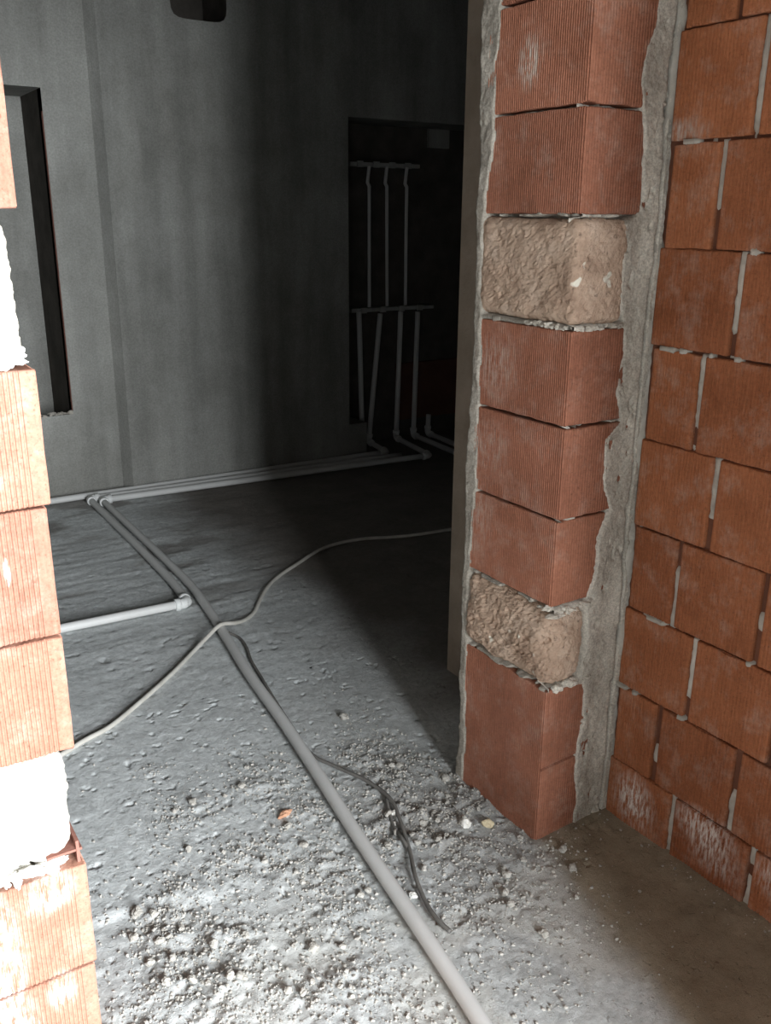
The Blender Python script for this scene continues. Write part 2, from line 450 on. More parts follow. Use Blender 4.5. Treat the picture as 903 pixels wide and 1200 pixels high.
bk = MB(); bk.box(XR + 0.012, XR + 0.125, Y_END + 0.01, 1.34, -0.05, CEIL); bk.build('mortar_bed', M['core'], wr)

# ------------------------------------------------------------------ pier (right side of the doorway)
def pier_brick(mb, x0, x1, y0, y1, z0, z1, seed, groove=None, side=-1, amp=0.0020, front_edge=0.0):
    """hollow clay brick: ribbed front (facing -Y) and ribbed doorway side"""
    A = ribs(x1, x0, 0.0072, amp * 0.45 if side < 0 else amp, 0.003, edge=front_edge)   # front, running to the arris
    Bq = ribs(y0, y1, 0.0062, amp, 0.003)
    loop, nr = [], []
    for u, nn in A[:-1]:
        loop.append((u, y0 - nn)); nr.append((0, -1.0))
    loop[0] = (loop[0][0], y0); 
    s = side
    loop.append((x0, y0 + 0.0015)); nr.append((s * .7, -.7))
    for u, nn in Bq[1:]:
        loop.append((x0 - s * nn, u)); nr.append((float(s), 0))
    loop += [(x1, y1)]; nr += [(0, 0)]
    nr[0] = (0, 0)
    if s < 0: loop = loop[::-1]; nr = nr[::-1]
    # front runs from far x to the arris; the sign of the area decides the winding
    area = sum(loop[i][0] * loop[(i + 1) % len(loop)][1] - loop[(i + 1) % len(loop)][0] * loop[i][1] for i in range(len(loop)))
    if area < 0: loop = loop[::-1]; nr = nr[::-1]
    extrude_loop(mb, loop, nr, z0, z1, seed, rows=9, groove=groove)

mb = MB()
tops = [(2.43, 2.63), (2.23, 2.43), (2.03, 2.23), (1.832, 2.03), (1.632, 1.828), (1.436, 1.629), (1.018, 1.214), (0.815, 1.014), (0.612, 0.811)]
for i, (a, b) in enumerate(tops):
    r = random.Random(i); pier_brick(mb, XP + r.uniform(-.002, .002), 1.49, YP + r.uniform(-.002, .002), YB, a + .0015, b - .001, 500 + i * 9)
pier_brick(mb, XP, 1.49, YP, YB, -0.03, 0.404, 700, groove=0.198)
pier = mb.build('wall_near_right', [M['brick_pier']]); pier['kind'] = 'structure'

def stone(name, c, s, seed, mat, parent, rnd=0.25, amp=0.006, n=46, twist=0.0):
    """rough quarried block: rounded box with chipped faces"""
    V, F = [], []; idx = {}
    def vid(i, j, k):
        if (i, j, k) not in idx:
            idx[(i, j, k)] = len(V); V.append((i / n * 2 - 1, j / n * 2 - 1, k / n * 2 - 1))
        return idx[(i, j, k)]
    for a in range(n):
        for b in range(n):
            for q, fl in (((lambda u, v: (u, v, 0)), 1), ((lambda u, v: (u, v, n)), 0), ((lambda u, v: (u, 0, v)), 0),
                          ((lambda u, v: (u, n, v)), 1), ((lambda u, v: (0, u, v)), 1), ((lambda u, v: (n, u, v)), 0)):
                f = [vid(*q(a, b)), vid(*q(a + 1, b)), vid(*q(a + 1, b + 1)), vid(*q(a, b + 1))]
                F.append(f[::-1] if fl else f)
    P = np.array(V); S = np.array(s) / 2
    r = rnd * min(s)
    inner = np.clip(P * S, -(S - r), (S - r)); d = P * S - inner
    ln = np.linalg.norm(d, axis=1, keepdims=True); dn = np.where(ln > 1e-9, d / np.maximum(ln, 1e-9), 0)
    P2 = inner + dn * r * np.minimum(1, ln / r * 1.0)
    nrm = dn + 1e-9
    w = P2 + np.array(c)
    k = 1 / 0.045
    big = fbm(w[:, 0] * k, w[:, 1] * k, w[:, 2] * k, seed, 4)
    fine = fbm(w[:, 0] * 150, w[:, 1] * 150, w[:, 2] * 150, seed + 50, 3)
    pit = -np.clip(fbm(w[:, 0] * 70, w[:, 1] * 70, w[:, 2] * 70, seed + 70, 3) - 0.25, 0, 1)
    P2 = P2 + nrm * (amp * big + amp * 0.45 * fine + amp * 2.2 * pit)[:, None]
    P2[:, 0] += twist * P2[:, 2]
    return link(name, P2 + np.array(c), F, mat, parent, False)
o = stone('stone_block', (1.366, 1.484, 1.327), (0.145, 0.306, 0.204), 21, M['stone'], pier, 0.14, 0.0055)
tag(o, 'tan rough limestone block set between clay bricks, upper one')
o = stone('stone_block', (1.352, 1.488, 0.508), (0.128, 0.318, 0.205), 33, M['stone'], pier, 0.36, 0.010)
tag(o, 'tan crumbly rounded limestone block, lower one')

mz = np.array([(1.455, 2.2), (1.45, 1.85), (1.455, 1.79), (1.433, 1.731), (1.43, 1.671), (1.438, 1.631), (1.449, 1.582), (1.455, 1.52), (1.459, 1.439), (1.418, 1.42), (1.420, 1.273), (1.442, 1.222), (1.444, 1.15),
               (1.438, 1.079), (1.456, 1.013), (1.414, 0.98), (1.414, 0.894), (1.441, 0.818), (1.419, 0.756), (1.42, 0.674), (1.402, 0.614), (1.408, 0.482), (1.395, 0.42), (1.414, 0.373), (1.41, 0.283), (1.405, 0.167),
               (1.420, 0.062), (1.415, -0.02)])[::-1]
def pier_mortar():
    xs = np.arange(1.300, 1.5205, 0.0022); zs = np.arange(-0.02, 2.2, 0.0035)
    Xg, Zg = np.meshgrid(xs, zs, indexing='ij'); X = Xg.ravel(); Z = Zg.ravel()
    e = np.interp(Z, mz[:, 1], mz[:, 0]) + 0.006 * fbm(Z * 30, X * 8, 0, 401, 3)
    nz = fbm(X * 26, Z * 26, 0, 405, 4)
    t = -0.034 + sstep(e - 0.012, e + 0.006, X) * (0.0385 + 0.003 * nz) + 0.010 * sstep(1.455, 1.50, X) * (0.6 + 0.5 * fbm(Z * 5, 0 * Z, 0, 407, 3))
    # trowelled lip and dark crack beside the brick wall
    cr = np.abs(X - (1.502 + 0.008 * fbm(Z * 5, 0 * Z, 0, 411, 4)))
    t = t - 0.028 * (1 - sstep(0.0010, 0.0042, cr)) + 0.004 * fbm(X * 9, Z * 5, 0, 413, 3) - 0.03 * np.clip(fbm(X * 60, Z * 35, 0, 415, 3) - 0.38, 0, 1)
    # bed joints: lumps under each brick
    for zj, amt in ((1.629, -.3), (1.436, .15), (1.219, .55), (1.016, .0), (0.813, .0), (0.604, .5), (0.408, .45)):
        sq = sstep(-0.05, 0.25, fbm(X * 30, np.full_like(X, zj * 9), 0, 421, 3) + amt * 0.8)
        wd = 0.004 + 0.010 * max(0, amt)
        t = np.maximum(t, -0.034 + (1 - sstep(wd * .5, wd, np.abs(Z - zj + 0.004 * nz))) * sq * (0.0365 + 0.006 * nz))
    t = t + 0.0018 * fbm(X * 100, Z * 100, 0, 431, 3)
    V = np.stack([X, YP - t, Z], 1)
    link('mortar', V, gridfaces(len(xs), len(zs)), M['mortar'], pier, True)
    # reveal side: ragged ridge along the back arris and squeezed bed joints
    ys = np.arange(1.338, 1.668, 0.0035)
    Yg, Zg = np.meshgrid(ys, zs, indexing='ij'); Y = Yg.ravel(); Z = Zg.ravel()
    e = 1.618 + 0.010 * fbm(Z * 7, 0 * Z, 0, 441, 4) + 0.006 * fbm(Z * 40, Y * 30, 0, 443, 3) - 0.020 * sstep(1.45, 1.62, Z) - 0.008 * sstep(.55, .7, Z) * sstep(0.95, .8, Z)
    nz = fbm(Y * 26, Z * 26, 0, 445, 4)
    t = -0.034 + sstep(e - 0.008, e + 0.008, Y) * (0.039 + 0.004 * nz)
    for zj, amt in ((1.629, -.45), (1.436, .10), (1.219, .45), (1.016, -.45), (0.813, -.45), (0.606, .3), (0.408, .25)):
        sq = sstep(-0.05, 0.25, fbm(Y * 26, np.full_like(Y, zj * 9), 0, 451, 3) + amt)
        wd = 0.004 + 0.010 * max(0, amt)
        t = np.maximum(t, -0.034 + (1 - sstep(wd * .5, wd, np.abs(Z - zj + 0.004 * nz))) * sq * (0.0365 + 0.006 * nz))
    t = t + 0.0018 * fbm(Y * 100, Z * 100, 0, 461, 3)
    endcut = 1.648 + 0.012 * fbm(Z * 9, 0 * Z, 0, 471, 4)
    Yc = np.minimum(Y, endcut); t = t - np.clip(Y - endcut, 0, 1) * 1.5
    V = np.stack([XP - t, Yc, Z], 1)
    link('mortar', V, gridfaces(len(ys), len(zs), True), M['mortar_shaded'], pier, True)
    b = MB(); b.box(XP + 0.035, 1.52, YP + 0.035, 1.64, -0.05, CEIL); b.build('mortar_bed', M['joint'], pier)
pier_mortar()

# rounded crumbs of mortar squeezed out around the two stones
def crumb_mesh(name, specs, mat, parent, seed):
    mb = MB()
    for k, (c, r) in enumerate(specs):
        r3 = np.array([r * (1 + .5 * math.sin(k * 5.1)), r * .8, r * (.62 + .2 * math.sin(k * 3.7))]); v, f = rock_geo(r3, seed + k, 0.6, ICO2); mb.add(v + np.array(c), f)
    return mb.build(name, [mat], parent, False)

# icosphere template
def _ico(sub=1):
    t = (1 + 5 ** .5) / 2
    v = [(-1, t, 0), (1, t, 0), (-1, -t, 0), (1, -t, 0), (0, -1, t), (0, 1, t), (0, -1, -t), (0, 1, -t), (t, 0, -1), (t, 0, 1), (-t, 0, -1), (-t, 0, 1)]
    f = [(0, 11, 5), (0, 5, 1), (0, 1, 7), (0, 7, 10), (0, 10, 11), (1, 5, 9), (5, 11, 4), (11, 10, 2), (10, 7, 6), (7, 1, 8), (3, 9, 4), (3, 4, 2), (3, 2, 6), (3, 6, 8), (3, 8, 9), (4, 9, 5), (2, 4, 11), (6, 2, 10), (8, 6, 7), (9, 8, 1)]
    v = [np.array(p, float) / np.linalg.norm(p) for p in v]
    for _ in range(sub):
        c = {}; nf = []
        def mid(a, b):
            k = (min(a, b), max(a, b))
            if k not in c:
                m = v[a] + v[b]; v.append(m / np.linalg.norm(m)); c[k] = len(v) - 1
            return c[k]
        for a, b, d in f:
            x, y, z = mid(a, b), mid(b, d), mid(d, a); nf += [(a, x, z), (b, y, x), (d, z, y), (x, y, z)]
        f = nf
    return np.array(v), f
ICO0, ICO1, ICO2 = _ico(0), _ico(1), _ico(2)
def rock_geo(r, seed, rough=0.35, ico=None):
    v, f = ico or ICO1
    n = vn(v[:, 0] * 1.4 + seed * 3.1, v[:, 1] * 1.4, v[:, 2] * 1.4, seed) + 0.4 * vn(v[:, 0] * 4 + seed, v[:, 1] * 4, v[:, 2] * 4, seed + 3)
    p = v * (1 + rough * n)[:, None] * np.asarray(r)
    return p, f
rr = random.Random(9)
sp = [((XP - 0.002 + rr.uniform(-.003, .004), y, 1.221 + rr.uniform(-.004, .004)), rr.uniform(.005, .009)) for y in np.linspace(1.35, 1.47, 10)]
sp += [((x, YP - 0.001, 1.219 + rr.uniform(-.004, .003)), rr.uniform(.004, .008)) for x in np.linspace(1.31, 1.43, 10)]
sp += [((x, YP - 0.002, 0.603 + rr.uniform(-.01, .006)), rr.uniform(.008, .016)) for x in np.linspace(1.300, 1.40, 6)]
sp += [((XP - 0.001, y, 0.607 + rr.uniform(-.004, .006)), rr.uniform(.005, .010)) for y in (1.345, 1.37, 1.40)]
sp += [((x, YP - 0.002, 0.412 + rr.uniform(-.01, .006)), rr.uniform(.006, .012)) for x in np.linspace(1.33, 1.42, 6)]
crumb_mesh('mortar', sp, M['mortar'], pier, 900)

# ------------------------------------------------------------------ left jamb
mb = MB()
zl = [(2.43, 2.66), (2.23, 2.43), (2.03, 2.23), (1.84, 2.03), (1.64, 1.836), (1.436, 1.636), (1.021, 1.222), (0.813, 1.019), (0.612, 0.811), (0.182, 0.388), (-0.03, 0.179)]
for i, (a, b) in enumerate(zl):
    r = random.Random(40 + i); x = XJ + {5: .006, 6: .006, 9: -.003, 10: -.008}.get(i, r.uniform(-.002, .002))
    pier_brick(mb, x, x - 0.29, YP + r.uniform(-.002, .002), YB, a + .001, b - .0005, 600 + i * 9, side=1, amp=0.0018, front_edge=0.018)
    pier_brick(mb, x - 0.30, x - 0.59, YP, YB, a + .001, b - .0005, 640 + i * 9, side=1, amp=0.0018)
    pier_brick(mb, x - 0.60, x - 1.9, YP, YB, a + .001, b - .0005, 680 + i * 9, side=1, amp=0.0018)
jamb = mb.build('wall_near_left', [M['brick_jamb_overlit']]); jamb['kind'] = 'structure'
o = stone('stone_block', (0.115, 1.478, 1.327), (0.288, 0.296, 0.205), 55, M['stone_overlit'], jamb, 0.16, 0.007); tag(o, 'limestone block between bricks, bright light painted in, upper one')
o = stone('stone_block', (0.102, 1.478, 0.512), (0.296, 0.296, 0.196), 66, M['stone_overlit'], jamb, 0.16, 0.007); tag(o, 'white limestone block above the rubble joint, bright light painted in, lower one')
b = MB(); b.box(-1.6, XJ - 0.03, YP + 0.02, YB - 0.01, -0.05, 0.39); b.box(-1.6, XJ - 0.03, YP + 0.02, YB - 0.01, 0.62, CEIL)
b.box(-1.6, 0.15, YP + 0.05, YB - 0.01, 0.3, 0.7); b.build('mortar_bed', M['joint'], jamb)
# open joint below the lower stone: mortar lumps, voids and a broken clay web
sp = []
rr = random.Random(3)
for k in range(46):
    x = rr.uniform(0.02, 0.236); sp.append(((x, YP + rr.uniform(0.004, 0.03), 0.397 + rr.uniform(-.008, .012) + (0.235 - x) * 0.02), rr.uniform(.006, .013)))
crumb_mesh('mortar', sp, M['mortar_pale'], jamb, 1000)
sp = [((0.03 + 0.018 * k + rr.uniform(-.006, .006), YP + 0.012, 1.226 + rr.uniform(-.006, .006)), rr.uniform(.007, .014)) for k in range(13)]
sp += [((0.255, YP + 0.01, 1.232), 0.010), ((0.247, YP + 0.006, 1.245), 0.012)]
crumb_mesh('mortar', sp, M['mortar_pale'], jamb, 1100)
b = MB(); b.box(0.205, 0.262, YP + 0.012, YP + 0.10, 0.409, 0.4135); b.box(0.252, 0.257, YP + 0.010, YP + 0.10, 0.386, 0.43)
b.box(0.216, 0.221, YP + 0.02, YP + 0.10, 0.386, 0.43)
b.build('clay_web', M['clay_edge'], jamb)

# ------------------------------------------------------------------ the rest of the near room and the dark inner room
b = MB(); b.box(-1.6, 4.6, -3.2, 5.4, CEIL, CEIL + 0.2); c = b.build('ceiling', M['plaster_shade']); c['kind'] = 'structure'
b = MB(); b.box(XJ - 0.05, XP + 0.25, YP, YB, 2.22, CEIL); o = b.build('trim_1', M['plaster']); o['kind'] = 'structure'; o['label'] = 'concrete lintel above the doorway, out of view'
def wall(name, boxes, m):
    b = MB()
    for q in boxes: b.box(*q)
    o = b.build(name, m); o['kind'] = 'structure'; return o
# near room: opening to daylight in the back wall, and a made-up one for fill light in the left wall
WIN = dict(x0=-0.08, x1=2.20, z0=0.75, z1=2.62)
wall('wall_back', [(-1.6, WIN['x0'], -3.2, -3.0, -.05, CEIL), (WIN['x1'], 3.4, -3.2, -3.0, -.05, CEIL), (WIN['x0'], WIN['x1'], -3.2, -3.0, WIN['z1'], CEIL), (WIN['x0'], WIN['x1'], -3.2, -3.0, -.05, WIN['z0'])], M['plaster'])
LW = dict(y0=-2.0, y1=-0.8, z0=0.10, z1=2.2)
wall('wall_near_room_left', [(-1.6, -1.4, -3.0, LW['y0'], -.05, CEIL), (-1.6, -1.4, LW['y1'], YP, -.05, CEIL), (-1.6, -1.4, LW['y0'], LW['y1'], LW['z1'], CEIL), (-1.6, -1.4, LW['y0'], LW['y1'], -.05, LW['z0'])], M['plaster'])
wall('shade_stub', [(0.97, 3.2, -0.14, 0.0, -.05, CEIL)], M['plaster'])  # unseen blocker added to shade the pier and the right wall
wall('wall_near_room_right', [(3.2, 3.4, -3.0, 1.6, -.05, CEIL)], M['plaster'])
# inner room
wall('wall_return', [(1.630, 1.90, 1.648, 2.147, -.05, CEIL)], M['plaster_warm'])
wall('wall_inner_side', [(1.90, 4.6, 1.60, 1.80, -.05, CEIL)], M['plaster_shade'])
wall('wall_inner_right', [(4.4, 4.6, 1.80, 5.4, -.05, CEIL)], M['plaster_shade'])
wall('wall_inner_left', [(-1.6, -1.4, YB, 5.4, -.05, CEIL)], M['plaster_shade'])

# far wall with chase, duct hole and pipe recess
YF2 = YF - 0.028
NX0, NX1, NZ0, NZ1 = 0.55, 1.127, 0.445, 1.985
AX0, AZ1 = 2.745, 1.95
HX0, HX1, HZ0 = 1.757, 2.050, 2.335
def far_wall():
    b = MB()
    P, D, C = 0, 1, 2
    YL = YF + .03
    b.box(-1.6, NX0, YL, YF + .10, -.05, CEIL); b.box(NX0, NX1, YL, YF + .09, -.05, NZ0); b.box(NX0, NX1, YL, YF + .45, NZ1, CEIL)
    b.box(NX1, 1.366, YL, YF + .10, -.05, CEIL)
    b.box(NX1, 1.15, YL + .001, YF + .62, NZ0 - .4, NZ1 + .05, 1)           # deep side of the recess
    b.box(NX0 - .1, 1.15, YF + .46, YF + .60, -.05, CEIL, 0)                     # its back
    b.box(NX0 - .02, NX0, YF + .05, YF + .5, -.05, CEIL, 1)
    # pier-side thicker part
    b.box(1.392, 1.60, YF2, YF + .35, -.05, CEIL); b.add([(1.352, YL + .001, -.05), (1.392, YF2, -.05), (1.392, YF + .1, -.05), (1.352, YL + .001, CEIL), (1.392, YF2, CEIL), (1.392, YF + .1, CEIL)], [(0, 1, 4, 3), (0, 2, 1), (3, 4, 5), (0, 3, 5, 2)], 0); b.box(1.60, 2.20, YF2, YF + .12, -.05, 2.20); b.box(2.20, AX0, YF2, YF + .12, -.05, CEIL)
    b.box(AX0, 3.95, YF2, YF + .30, AZ1, CEIL); b.box(3.95, 4.6, YF2, YF + .3, -.05, CEIL)
    b.box(AX0, 2.868, YF2, YF + .25, -.05, 0.215)                           # low sill left of the pipes
    # rounded duct opening
    nn = 48; cx, cz = (HX0 + HX1) / 2, HZ0 + 0.145; hw, hh, rr_ = (HX1 - HX0) / 2, 0.145, 0.055
    inner, outer = [], []
    for k in range(nn):
        a = 2 * math.pi * k / nn; dx, dz = math.cos(a), math.sin(a)
        s = 1 / ((abs(dx) / hw) ** 6 + (abs(dz) / hh) ** 6) ** (1 / 6)
        inner.append((cx + dx * s, cz + dz * s))
        t = min((2.20 - cx) / dx if dx > 1e-6 else ((1.60 - cx) / dx if dx < -1e-6 else 1e9), (CEIL - cz) / dz if dz > 1e-6 else ((2.20 - cz) / dz if dz < -1e-6 else 1e9))
        outer.append((cx + dx * t, cz + dz * t))
    # snap the nearest ring points onto the panel corners so that no sliver stays open
    for corner in ((2.20, CEIL), (1.60, CEIL), (1.60, 2.20), (2.20, 2.20)):
        k = min(range(nn), key=lambda i: (outer[i][0] - corner[0]) ** 2 + (outer[i][1] - corner[1]) ** 2); outer[k] = corner
    V = [(x, YF2, z) for x, z in inner] + [(x, YF2, z) for x, z in outer] + [(x, YF2 + .30, z) for x, z in inner]
    F = []; FD = []
    for k in range(nn):
        j = (k + 1) % nn
        F.append((k, j, nn + j, nn + k)); FD.append((k, 2 * nn + k, 2 * nn + j, j))
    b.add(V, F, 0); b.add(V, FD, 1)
    b.box(1.60, 2.20, YF + .30, YF + .36, 2.1, CEIL, 1)
    # recess interior
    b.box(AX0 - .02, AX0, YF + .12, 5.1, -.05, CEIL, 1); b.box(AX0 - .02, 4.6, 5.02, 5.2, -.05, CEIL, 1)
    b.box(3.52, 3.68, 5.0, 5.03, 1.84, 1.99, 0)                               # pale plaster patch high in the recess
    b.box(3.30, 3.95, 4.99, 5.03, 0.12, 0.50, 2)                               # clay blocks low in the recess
    o = b.build('wall_far', [M['plaster'], M['plaster_shade'], M['clay_dim']]); o['kind'] = 'structure'
    e = MB(); e.box(NX1 - .002, NX1 + .004, YF + .036, YF + .056, NZ0, NZ1 - .1); e.build('clay_edge', M['clay_edge'], o)
    # ragged mortar along the foot of the recess
    sp = []; rr = random.Random(6)
    for k in range(40): sp.append(((rr.uniform(0.85, NX1), YF + .03 + rr.uniform(.0, .05), NZ0 + rr.uniform(-.004, .008)), rr.uniform(.006, .014)))
    crumb_mesh('mortar', sp, M['joint'], o, 1300)
    return o
far = far_wall()

# ------------------------------------------------------------------ tubes
def catmull(P, seg=10):
    P = [np.array(p, float) for p in P]; P = [2 * P[0] - P[1]] + P + [2 * P[-1] - P[-2]]; out = []
    for i in range(1, len(P) - 2):
        for k in range(seg):
            t = k / seg; a, b, c, d = P[i - 1:i + 3]
            out.append(0.5 * (2 * b + (c - a) * t + (2 * a - 5 * b + 4 * c - d) * t * t + (3 * b - a - 3 * c + d) * t ** 3))
    out.append(P[-2]); return out
def tube(mb, pts, r, n=16, mi=0, cap=True):
    pts = [np.array(p, float) for p in pts]; rs = r if hasattr(r, '__len__') else [r] * len(pts)
    up = np.array([0.013, 0.021, 1.0]); V = []; F = []
    t0 = pts[1] - pts[0]; t0 /= np.linalg.norm(t0)
    a = np.cross(t0, up)
    if np.linalg.norm(a) < .1: a = np.cross(t0, np.array([1.0, 0, 0]))
    a /= np.linalg.norm(a)
    for i, p in enumerate(pts):
        t = pts[min(i + 1, len(pts) - 1)] - pts[max(i - 1, 0)]; t = t / np.linalg.norm(t)
        a = a - t * (a @ t); a /= np.linalg.norm(a); b_ = np.cross(t, a)
        for k in range(n):
            q = 2 * math.pi * k / n; V.append(p + rs[i] * (math.cos(q) * a + math.sin(q) * b_))
    for i in range(len(pts) - 1):
        for k in range(n):
            k2 = (k + 1) % n; F.append((i * n + k, i * n + k2, (i + 1) * n + k2, (i + 1) * n + k))
    if cap: F.append(tuple(range(n))[::-1]); F.append(tuple(range((len(pts) - 1) * n, len(pts) * n)))
    mb.add(V, F, mi)
def arc(p, d0, d1, R, n=8):
    """corner at p, arriving along d0 and leaving along d1"""
    d0 = np.array(d0, float); d1 = np.array(d1, float); p = np.array(p, float)
    d0 /= np.linalg.norm(d0); d1 /= np.linalg.norm(d1); c = p - d0 * R + d1 * R; out = []
    for k in range(n + 1):
        t = k / n * math.pi / 2; out.append(c - d1 * R * math.cos(t) + d0 * R * math.sin(t))
    return out
def elbow(parent, p, d0, d1, r=0.0165):
    """moulded 90 degree fitting with a socket collar at each end"""
    p = np.array(p, float); R = r * 1.25; mb = MB()
    d0n = np.array(d0, float) / np.linalg.norm(d0); d1n = np.array(d1, float) / np.linalg.norm(d1)
    a = arc(p, d0, d1, R)
    tube(mb, [p - d0n * (R + .014)] + a + [p + d1n * (R + .014)], r * 1.22)
    tube(mb, [p - d0n * (R + .030), p - d0n * (R + .029), p - d0n * (R + .012), p - d0n * (R + .008)], [r * 1.30, r * 1.42, r * 1.42, r * 1.25])
    tube(mb, [p + d1n * (R + .008), p + d1n * (R + .012), p + d1n * (R + .029), p + d1n * (R + .030)], [r * 1.25, r * 1.42, r * 1.42, r * 1.30])
    return mb.build('elbow', [M['fitting']], parent, True)
def run(name, pts, label, r=0.0165, elbows=(), collars=(), group=None, mat='pipe', smooth_pts=False, cat='pipe'):
    t = empty(name, tuple(pts[0])); off = -np.array(pts[0], float)
    mb = MB(); P = catmull(pts) if smooth_pts else [np.array(p, float) for p in pts]
    if smooth_pts: tube(mb, [p + off for p in P], r, 20)
    else:
        for a, b_ in zip(P[:-1], P[1:]):
            k = 12; tube(mb, [a + off + (b_ - a) * i / k for i in range(k + 1)], r, 20)
    mb.build('tube', [M[mat]], t, True)
    for p, d0, d1 in elbows: elbow(t, np.array(p) + off, d0, d1, r)
    for p, d in collars:
        m2 = MB(); p = np.array(p, float) + off; d = np.array(d, float) / np.linalg.norm(d)
        tube(m2, [p - d * .026, p - d * .024, p - d * .002, p, p + d * .002, p + d * .024, p + d * .026], [r * 1.2, r * 1.34, r * 1.34, r * 1.22, r * 1.34, r * 1.34, r * 1.2], 20)
        m2.build('coupling', [M['fitting']], t, True)
    tag(t, label, cat, group)
    return t
Z = 0.0215
# long pipe from the threshold to the far wall, then right into the recess and up
A = [(0.70, 0.20, Z), (0.80, 0.70, Z), (0.851, 0.984, Z), (0.882, 1.195, Z), (0.928, 1.542, Z), (0.972, 1.84, Z), (1.010, 2.119, Z), (1.046, 2.434, Z), (1.092, 2.736, Z), (1.131, 3.012, Z), (1.156, 3.25, Z), (1.166, 3.60, Z), (1.172, 4.0, Z), (1.180, 4.545, Z)]
def multi(name, label, segs, elbows, mat='pipe', r=0.0165, cat='pipe', group=None, collars=()):
    o0 = np.array(segs[0][0][0], float); t = empty(name, tuple(o0))
    for pts, sm in segs:
        pts = [np.array(p, float) - o0 for p in pts]
        if sm: pts = catmull(pts)
        mb = MB()
        q = [pts[0]]
        for a, b_ in zip(pts[:-1], pts[1:]):
            k = 1 if sm else 10
            q += [a + (b_ - a) * i / k for i in range(1, k + 1)]
        tube(mb, q, r, 20); mb.build('tube', [M[mat]], t, True)
    for p, d0, d1 in elbows: elbow(t, np.array(p, float) - o0, d0, d1, r)
    tag(t, label, cat, group); return t
YB_ = 4.925
F1 = (1.180, 4.545, Z); F2 = (3.170, 4.425, Z); F3 = (3.250, YB_, Z); F4 = (3.275, YB_, 0.846)
multi('water_pipe', 'longest grey pipe, running from the threshold across the floor to the far wall', [(A, True), ([F1, F2], False), ([F2, F3], False), ([F3, F4], False)],
      [(F1, (0.01, 1, 0), (1, -.055, 0)), (F2, (1, -.055, 0), (.16, 1, 0)), (F3, (.16, 1, 0), (0, 0, 1))])
W0 = (0.10, 3.115, Z); W1 = (1.083, 3.072, Z); W2 = (1.131, 4.598, Z)
Bp = [W1, (1.105, 3.32, Z), (1.117, 3.70, Z), (1.124, 4.1, Z), W2]
M3 = (3.020, 4.520, Z)
multi('water_pipe', 'pale pipe from behind the left jamb, turning back beside the long pipe', [([W0, W1], False), (Bp, True), ([W2, M3], False)],
      [(W1, (1, -.04, 0), (.03, 1, 0)), (W2, (0, 1, 0), (1, -.042, 0))])
R0 = (0.10, 4.662, Z); R1 = (2.985, 4.628, Z); R2 = (3.035, YB_, Z); R3 = (3.120, YB_, 0.842)
multi('water_pipe', 'straight grey pipe lying tight against the foot of the far wall, hindmost of three', [([R0, (1.2, 4.660, Z), R1], False), ([R1, R2], False), ([R2, R3], False)],
      [(R1, (1, -.012, 0), (.16, 1, 0)), (R2, (.16, 1, 0), (0.09, 0, 1))])
V3a = (3.33, 4.15, Z); V3b = (3.390, YB_, Z); V3c = (3.408, YB_, 0.84)
multi('water_pipe', 'dim upright pipe in the recess, rightmost tall one, turning forward along the floor', [([V3a, V3b], False), ([V3b, V3c], False)], [(V3b, (.08, 1, 0), (0, 0, 1))])
V4a = (3.44, 4.15, Z); V4b = (3.508, YB_, Z); V4c = (3.512, YB_, 0.15)
multi('water_pipe', 'short dim upright pipe stub at the right foot of the recess', [([V4a, V4b], False), ([V4b, V4c], False)], [(V4b, (.09, 1, 0), (0, 0, 1))])
multi('water_pipe', 'dim upright pipe in the recess standing on the low sill, leftmost of the lower row', [([(2.988, YB_, 0.0), (2.962, YB_, 0.86)], False)], [])
for i, (xa, xb, w) in enumerate([(3.038, 3.036, 'left'), (3.171, 3.162, 'middle'), (3.309, 3.308, 'right')]):
    multi('water_pipe', 'thin dim upright pipe in the upper row of the recess, %s one of three' % w, [([(xa, YB_, 0.885), (xb, YB_, 1.60), (xb - .006, YB_ + .01, 1.62), (xb, YB_, 1.715)], False)], [], r=0.0105)
def rail(x0, x1, z, label):
    t = empty('mounting_rail', (x0, YB_ + .02, z)); mb = MB(); n = 30
    mb.box(0, x1 - x0, -0.012, .075, -.011, .011); o = mb.build('bar', [M['steel']], t)
    for k in range(4):
        m2 = MB(); xk = (x1 - x0) * (k + .6) / 4.4; m2.box(xk - .02, xk + .02, -.022, -.010, -.017, .017); m2.build('clamp', [M['steel']], t)
    tag(t, label, 'rail')
rail(2.905, 3.41, 1.723, 'dim horizontal rail holding the tops of the upper pipes in the recess')
rail(2.915, 3.54, 0.866, 'dim horizontal rail across the tops of the lower pipes in the recess')

# ------------------------------------------------------------------ cables
cab = [(0.10, 2.12), (0.28, 2.22), (0.427, 2.292), (0.494, 2.325), (0.579, 2.367), (0.70, 2.464), (0.838, 2.583), (0.952, 2.689), (1.030, 2.745), (1.092, 2.772), (1.155, 2.796), (1.210, 2.832), (1.275, 2.893), (1.335, 2.970), (1.408, 3.062), (1.501, 3.152),
       (1.623, 3.235), (1.833, 3.351), (2.022, 3.368), (2.175, 3.315), (2.297, 3.282), (2.6, 3.25), (3.0, 3.2)]
def crosslift(x, y):
    d = (x - 1.096) + 0.0
    return 0.036 * math.exp(-(d / 0.075) ** 2)
pts = []
for x, y in cab:
    fh = float(floor_h(np.array([x]), np.array([y]))[0]); pts.append((x, y, fh + 0.0085 + crosslift(x, y)))
t = empty('cable', pts[0]); mb = MB(); tube(mb, [p - np.array(pts[0]) for p in catmull(pts, 12)], 0.0075, 12); mb.build('sheath', [M['cable']], t, True)
tag(t, 'light grey cable curving across the floor and over the long pipe', 'cable')
